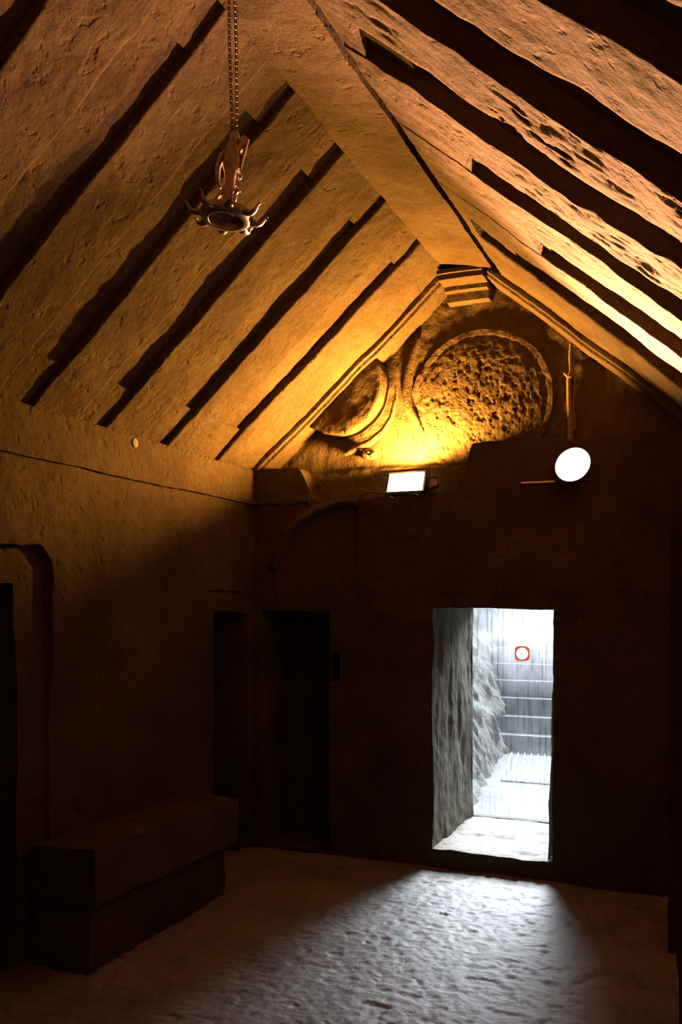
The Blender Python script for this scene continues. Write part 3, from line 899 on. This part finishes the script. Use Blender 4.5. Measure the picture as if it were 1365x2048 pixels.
# ------------------------------------------------------------------ bronze hanging lamp
lx = -1.70
a_u = (452 - W / 2) / F
t = lx / (-S + a_u * C)
ly = t * (C + a_u * S)
lz = EYE + (HORIZON - 440) / F * t
hl = empty('hanging_lamp', (lx, ly, lz))
hl.rotation_euler = (math.radians(-4), math.radians(5), math.radians(23))
tag(hl, 'antique bronze oil lamp with pointed nozzles hanging on chains from the ridge', 'oil lamp')
bm = bmesh.new()
lathe(bm, [(0, 0.030), (0.05, 0.034), (0.085, 0.034), (0.098, 0.028), (0.101, 0.018), (0.097, 0.008), (0.089, -0.001), (0.080, -0.006), (0.066, -0.005), (0.063, 0.004), (0.061, 0.020), (0.03, 0.023), (0, 0.023)], 48)
dish = bmobj('dish', bm, M_bronze, hl)
bm = bmesh.new()
ellipsoid(bm, (0.0, 0, 0.022), (0.03, 0.034, 0.008), 16)
for (x, y, r) in ((0.02, -0.022, .009), (0.034, -0.03, .007), (0.043, -0.02, .006), (-0.03, 0.02, .008), (-0.01, -0.03, .006), (0.05, 0.006, .007)):
    ellipsoid(bm, (x, y, 0.020), (r, r * 0.7, 0.006), 10)
bmobj('medallion', bm, M_bronze, dish)
# eight nozzles
noz = None
for k in range(8):
    if noz is None:
        bm = bmesh.new()
        tube(bm, [(0.080, 0, 0.018), (0.100, 0, 0.010), (0.118, 0, 0.006), (0.133, 0, 0.012), (0.143, 0, 0.026), (0.147, 0, 0.040)], [0.026, 0.021, 0.015, 0.011, 0.007, 0.003], 10, 0.6)
        tube(bm, [(0.142, 0, 0.028), (0.152, 0.004, 0.036), (0.156, -0.004, 0.044)], [0.004, 0.004, 0.002], 6)
        noz = bmobj('nozzle', bm, M_bronze, hl); n_ = noz
    else:
        n_ = noz.copy(); col.objects.link(n_); n_.parent = hl
    n_.rotation_euler = (0, 0, math.radians(45 * k + 14))
bm = bmesh.new()
lathe(bm, [(0.05, 0.030), (0.042, 0.05), (0.026, 0.065), (0.020, 0.09), (0.021, 0.16), (0.025, 0.19), (0.024, 0.25), (0.020, 0.29), (0.016, 0.325), (0.008, 0.345), (0, 0.35)], 20)
bmobj('stem', bm, M_bronze, hl)
# figure: draped bust with head and wings on the stem
bm = bmesh.new()
ellipsoid(bm, (0.0, 0.0, 0.235), (0.034, 0.030, 0.075), 16)
ellipsoid(bm, (0.003, -0.004, 0.318), (0.020, 0.022, 0.028), 16)
tube(bm, [(-0.015, 0, 0.27), (-0.040, 0.004, 0.25), (-0.050, 0.006, 0.20), (-0.046, 0, 0.15), (-0.03, 0, 0.12)], [0.014, 0.017, 0.018, 0.014, 0.006], 10, 0.6)
bmobj('bust', bm, M_bronze, hl)
bm = bmesh.new()
tube(bm, [(0.012, 0, 0.25), (0.030, -0.004, 0.30), (0.044, -0.004, 0.325), (0.050, -0.002, 0.318), (0.046, 0, 0.29), (0.040, 0, 0.25), (0.036, 0, 0.21), (0.036, 0, 0.18)], [0.012, 0.013, 0.011, 0.009, 0.008, 0.007, 0.005, 0.003], 10)
bmobj('plume', bm, M_bronze, hl)
lk = None
for k, (x, z, ry) in enumerate(((0.036, 0.172, 0), (0.033, 0.142, 1), (0.030, 0.115, 0), (0.028, 0.092, 1))):
    if lk is None:
        bm = bmesh.new()
        tube(bm, [(0.009 * math.cos(a * math.pi / 8), 0, 0.018 * math.sin(a * math.pi / 8)) for a in range(16)], 0.0028, 6, closed=True)
        lk = bmobj('ring', bm, M_bronze, hl); q = lk
    else:
        q = lk.copy(); col.objects.link(q); q.parent = hl
    q.location = (x, -0.012, z); q.rotation_euler = (0, 0, math.radians(70 * ry))
bm = bmesh.new()
ellipsoid(bm, (0.028, -0.03, 0.072), (0.011, 0.012, 0.022), 12); ellipsoid(bm, (0.034, -0.034, 0.096), (0.009, 0.009, 0.009), 12)
tube(bm, [(0.036, -0.036, 0.097), (0.046, -0.040, 0.095), (0.050, -0.041, 0.091)], [0.005, 0.004, 0.002], 8)
tube(bm, [(0.030, -0.03, 0.05), (0.036, -0.05, 0.04), (0.046, -0.05, 0.034)], [0.010, 0.007, 0.003], 8)
o = bmobj('bird', bm, M_bronze, hl)
bm = bmesh.new()
tube(bm, [(-0.018, 0, 0.12), (-0.03, 0, 0.10), (-0.055, 0.005, 0.06), (-0.085, 0.01, 0.036)], [0.008, 0.008, 0.009, 0.010], 8)
tube(bm, [(-0.02, 0, 0.06), (-0.05, 0, 0.05), (-0.09, 0.005, 0.045)], [0.016, 0.018, 0.012], 10, 0.7)
bmobj('strut', bm, M_bronze, hl)
# two strands of chain up to the ridge beam
ridge_z = 4.43
top_h = ridge_z - lz
for sgn in (-1, 1):
    bm = bmesh.new()
    n = 62
    A = Vector((0.007 * sgn - 0.0, 0.004 * sgn, 0.345)); 
    inv = hl.rotation_euler.to_matrix().inverted()
    B = inv @ Vector((0.022 + 0.006 * sgn, 0, top_h))
    ln = (B - A).length; zdir = (B - A).normalized()
    rot = zdir.to_track_quat('Z', 'Y').to_matrix()
    for k in range(n):
        c = A + (B - A) * (k / (n - 1))
        c = c + Vector((0.006 * sgn * math.sin(math.pi * k / n), 0, 0))
        hl_ = ln / (n - 1) * 0.68
        ring = []
        for a in range(10):
            al = a * math.pi / 5
            p = Vector((0.0058 * math.cos(al), 0, hl_ * math.sin(al)))
            if k % 2: p = Vector((0, p.x, p.z))
            ring.append(c + rot @ p)
        tube(bm, ring, 0.0021, 5, closed=True)
    ch = bmobj('chain', bm, M_chain, hl)
bm = bmesh.new()
tube(bm, [inv @ Vector((0.022 + 0.018 * math.cos(a * math.pi / 6), 0, top_h + 0.012 + 0.018 * math.sin(a * math.pi / 6))) for a in range(12)], 0.004, 8, closed=True)
bmobj('hook', bm, M_chain, hl)
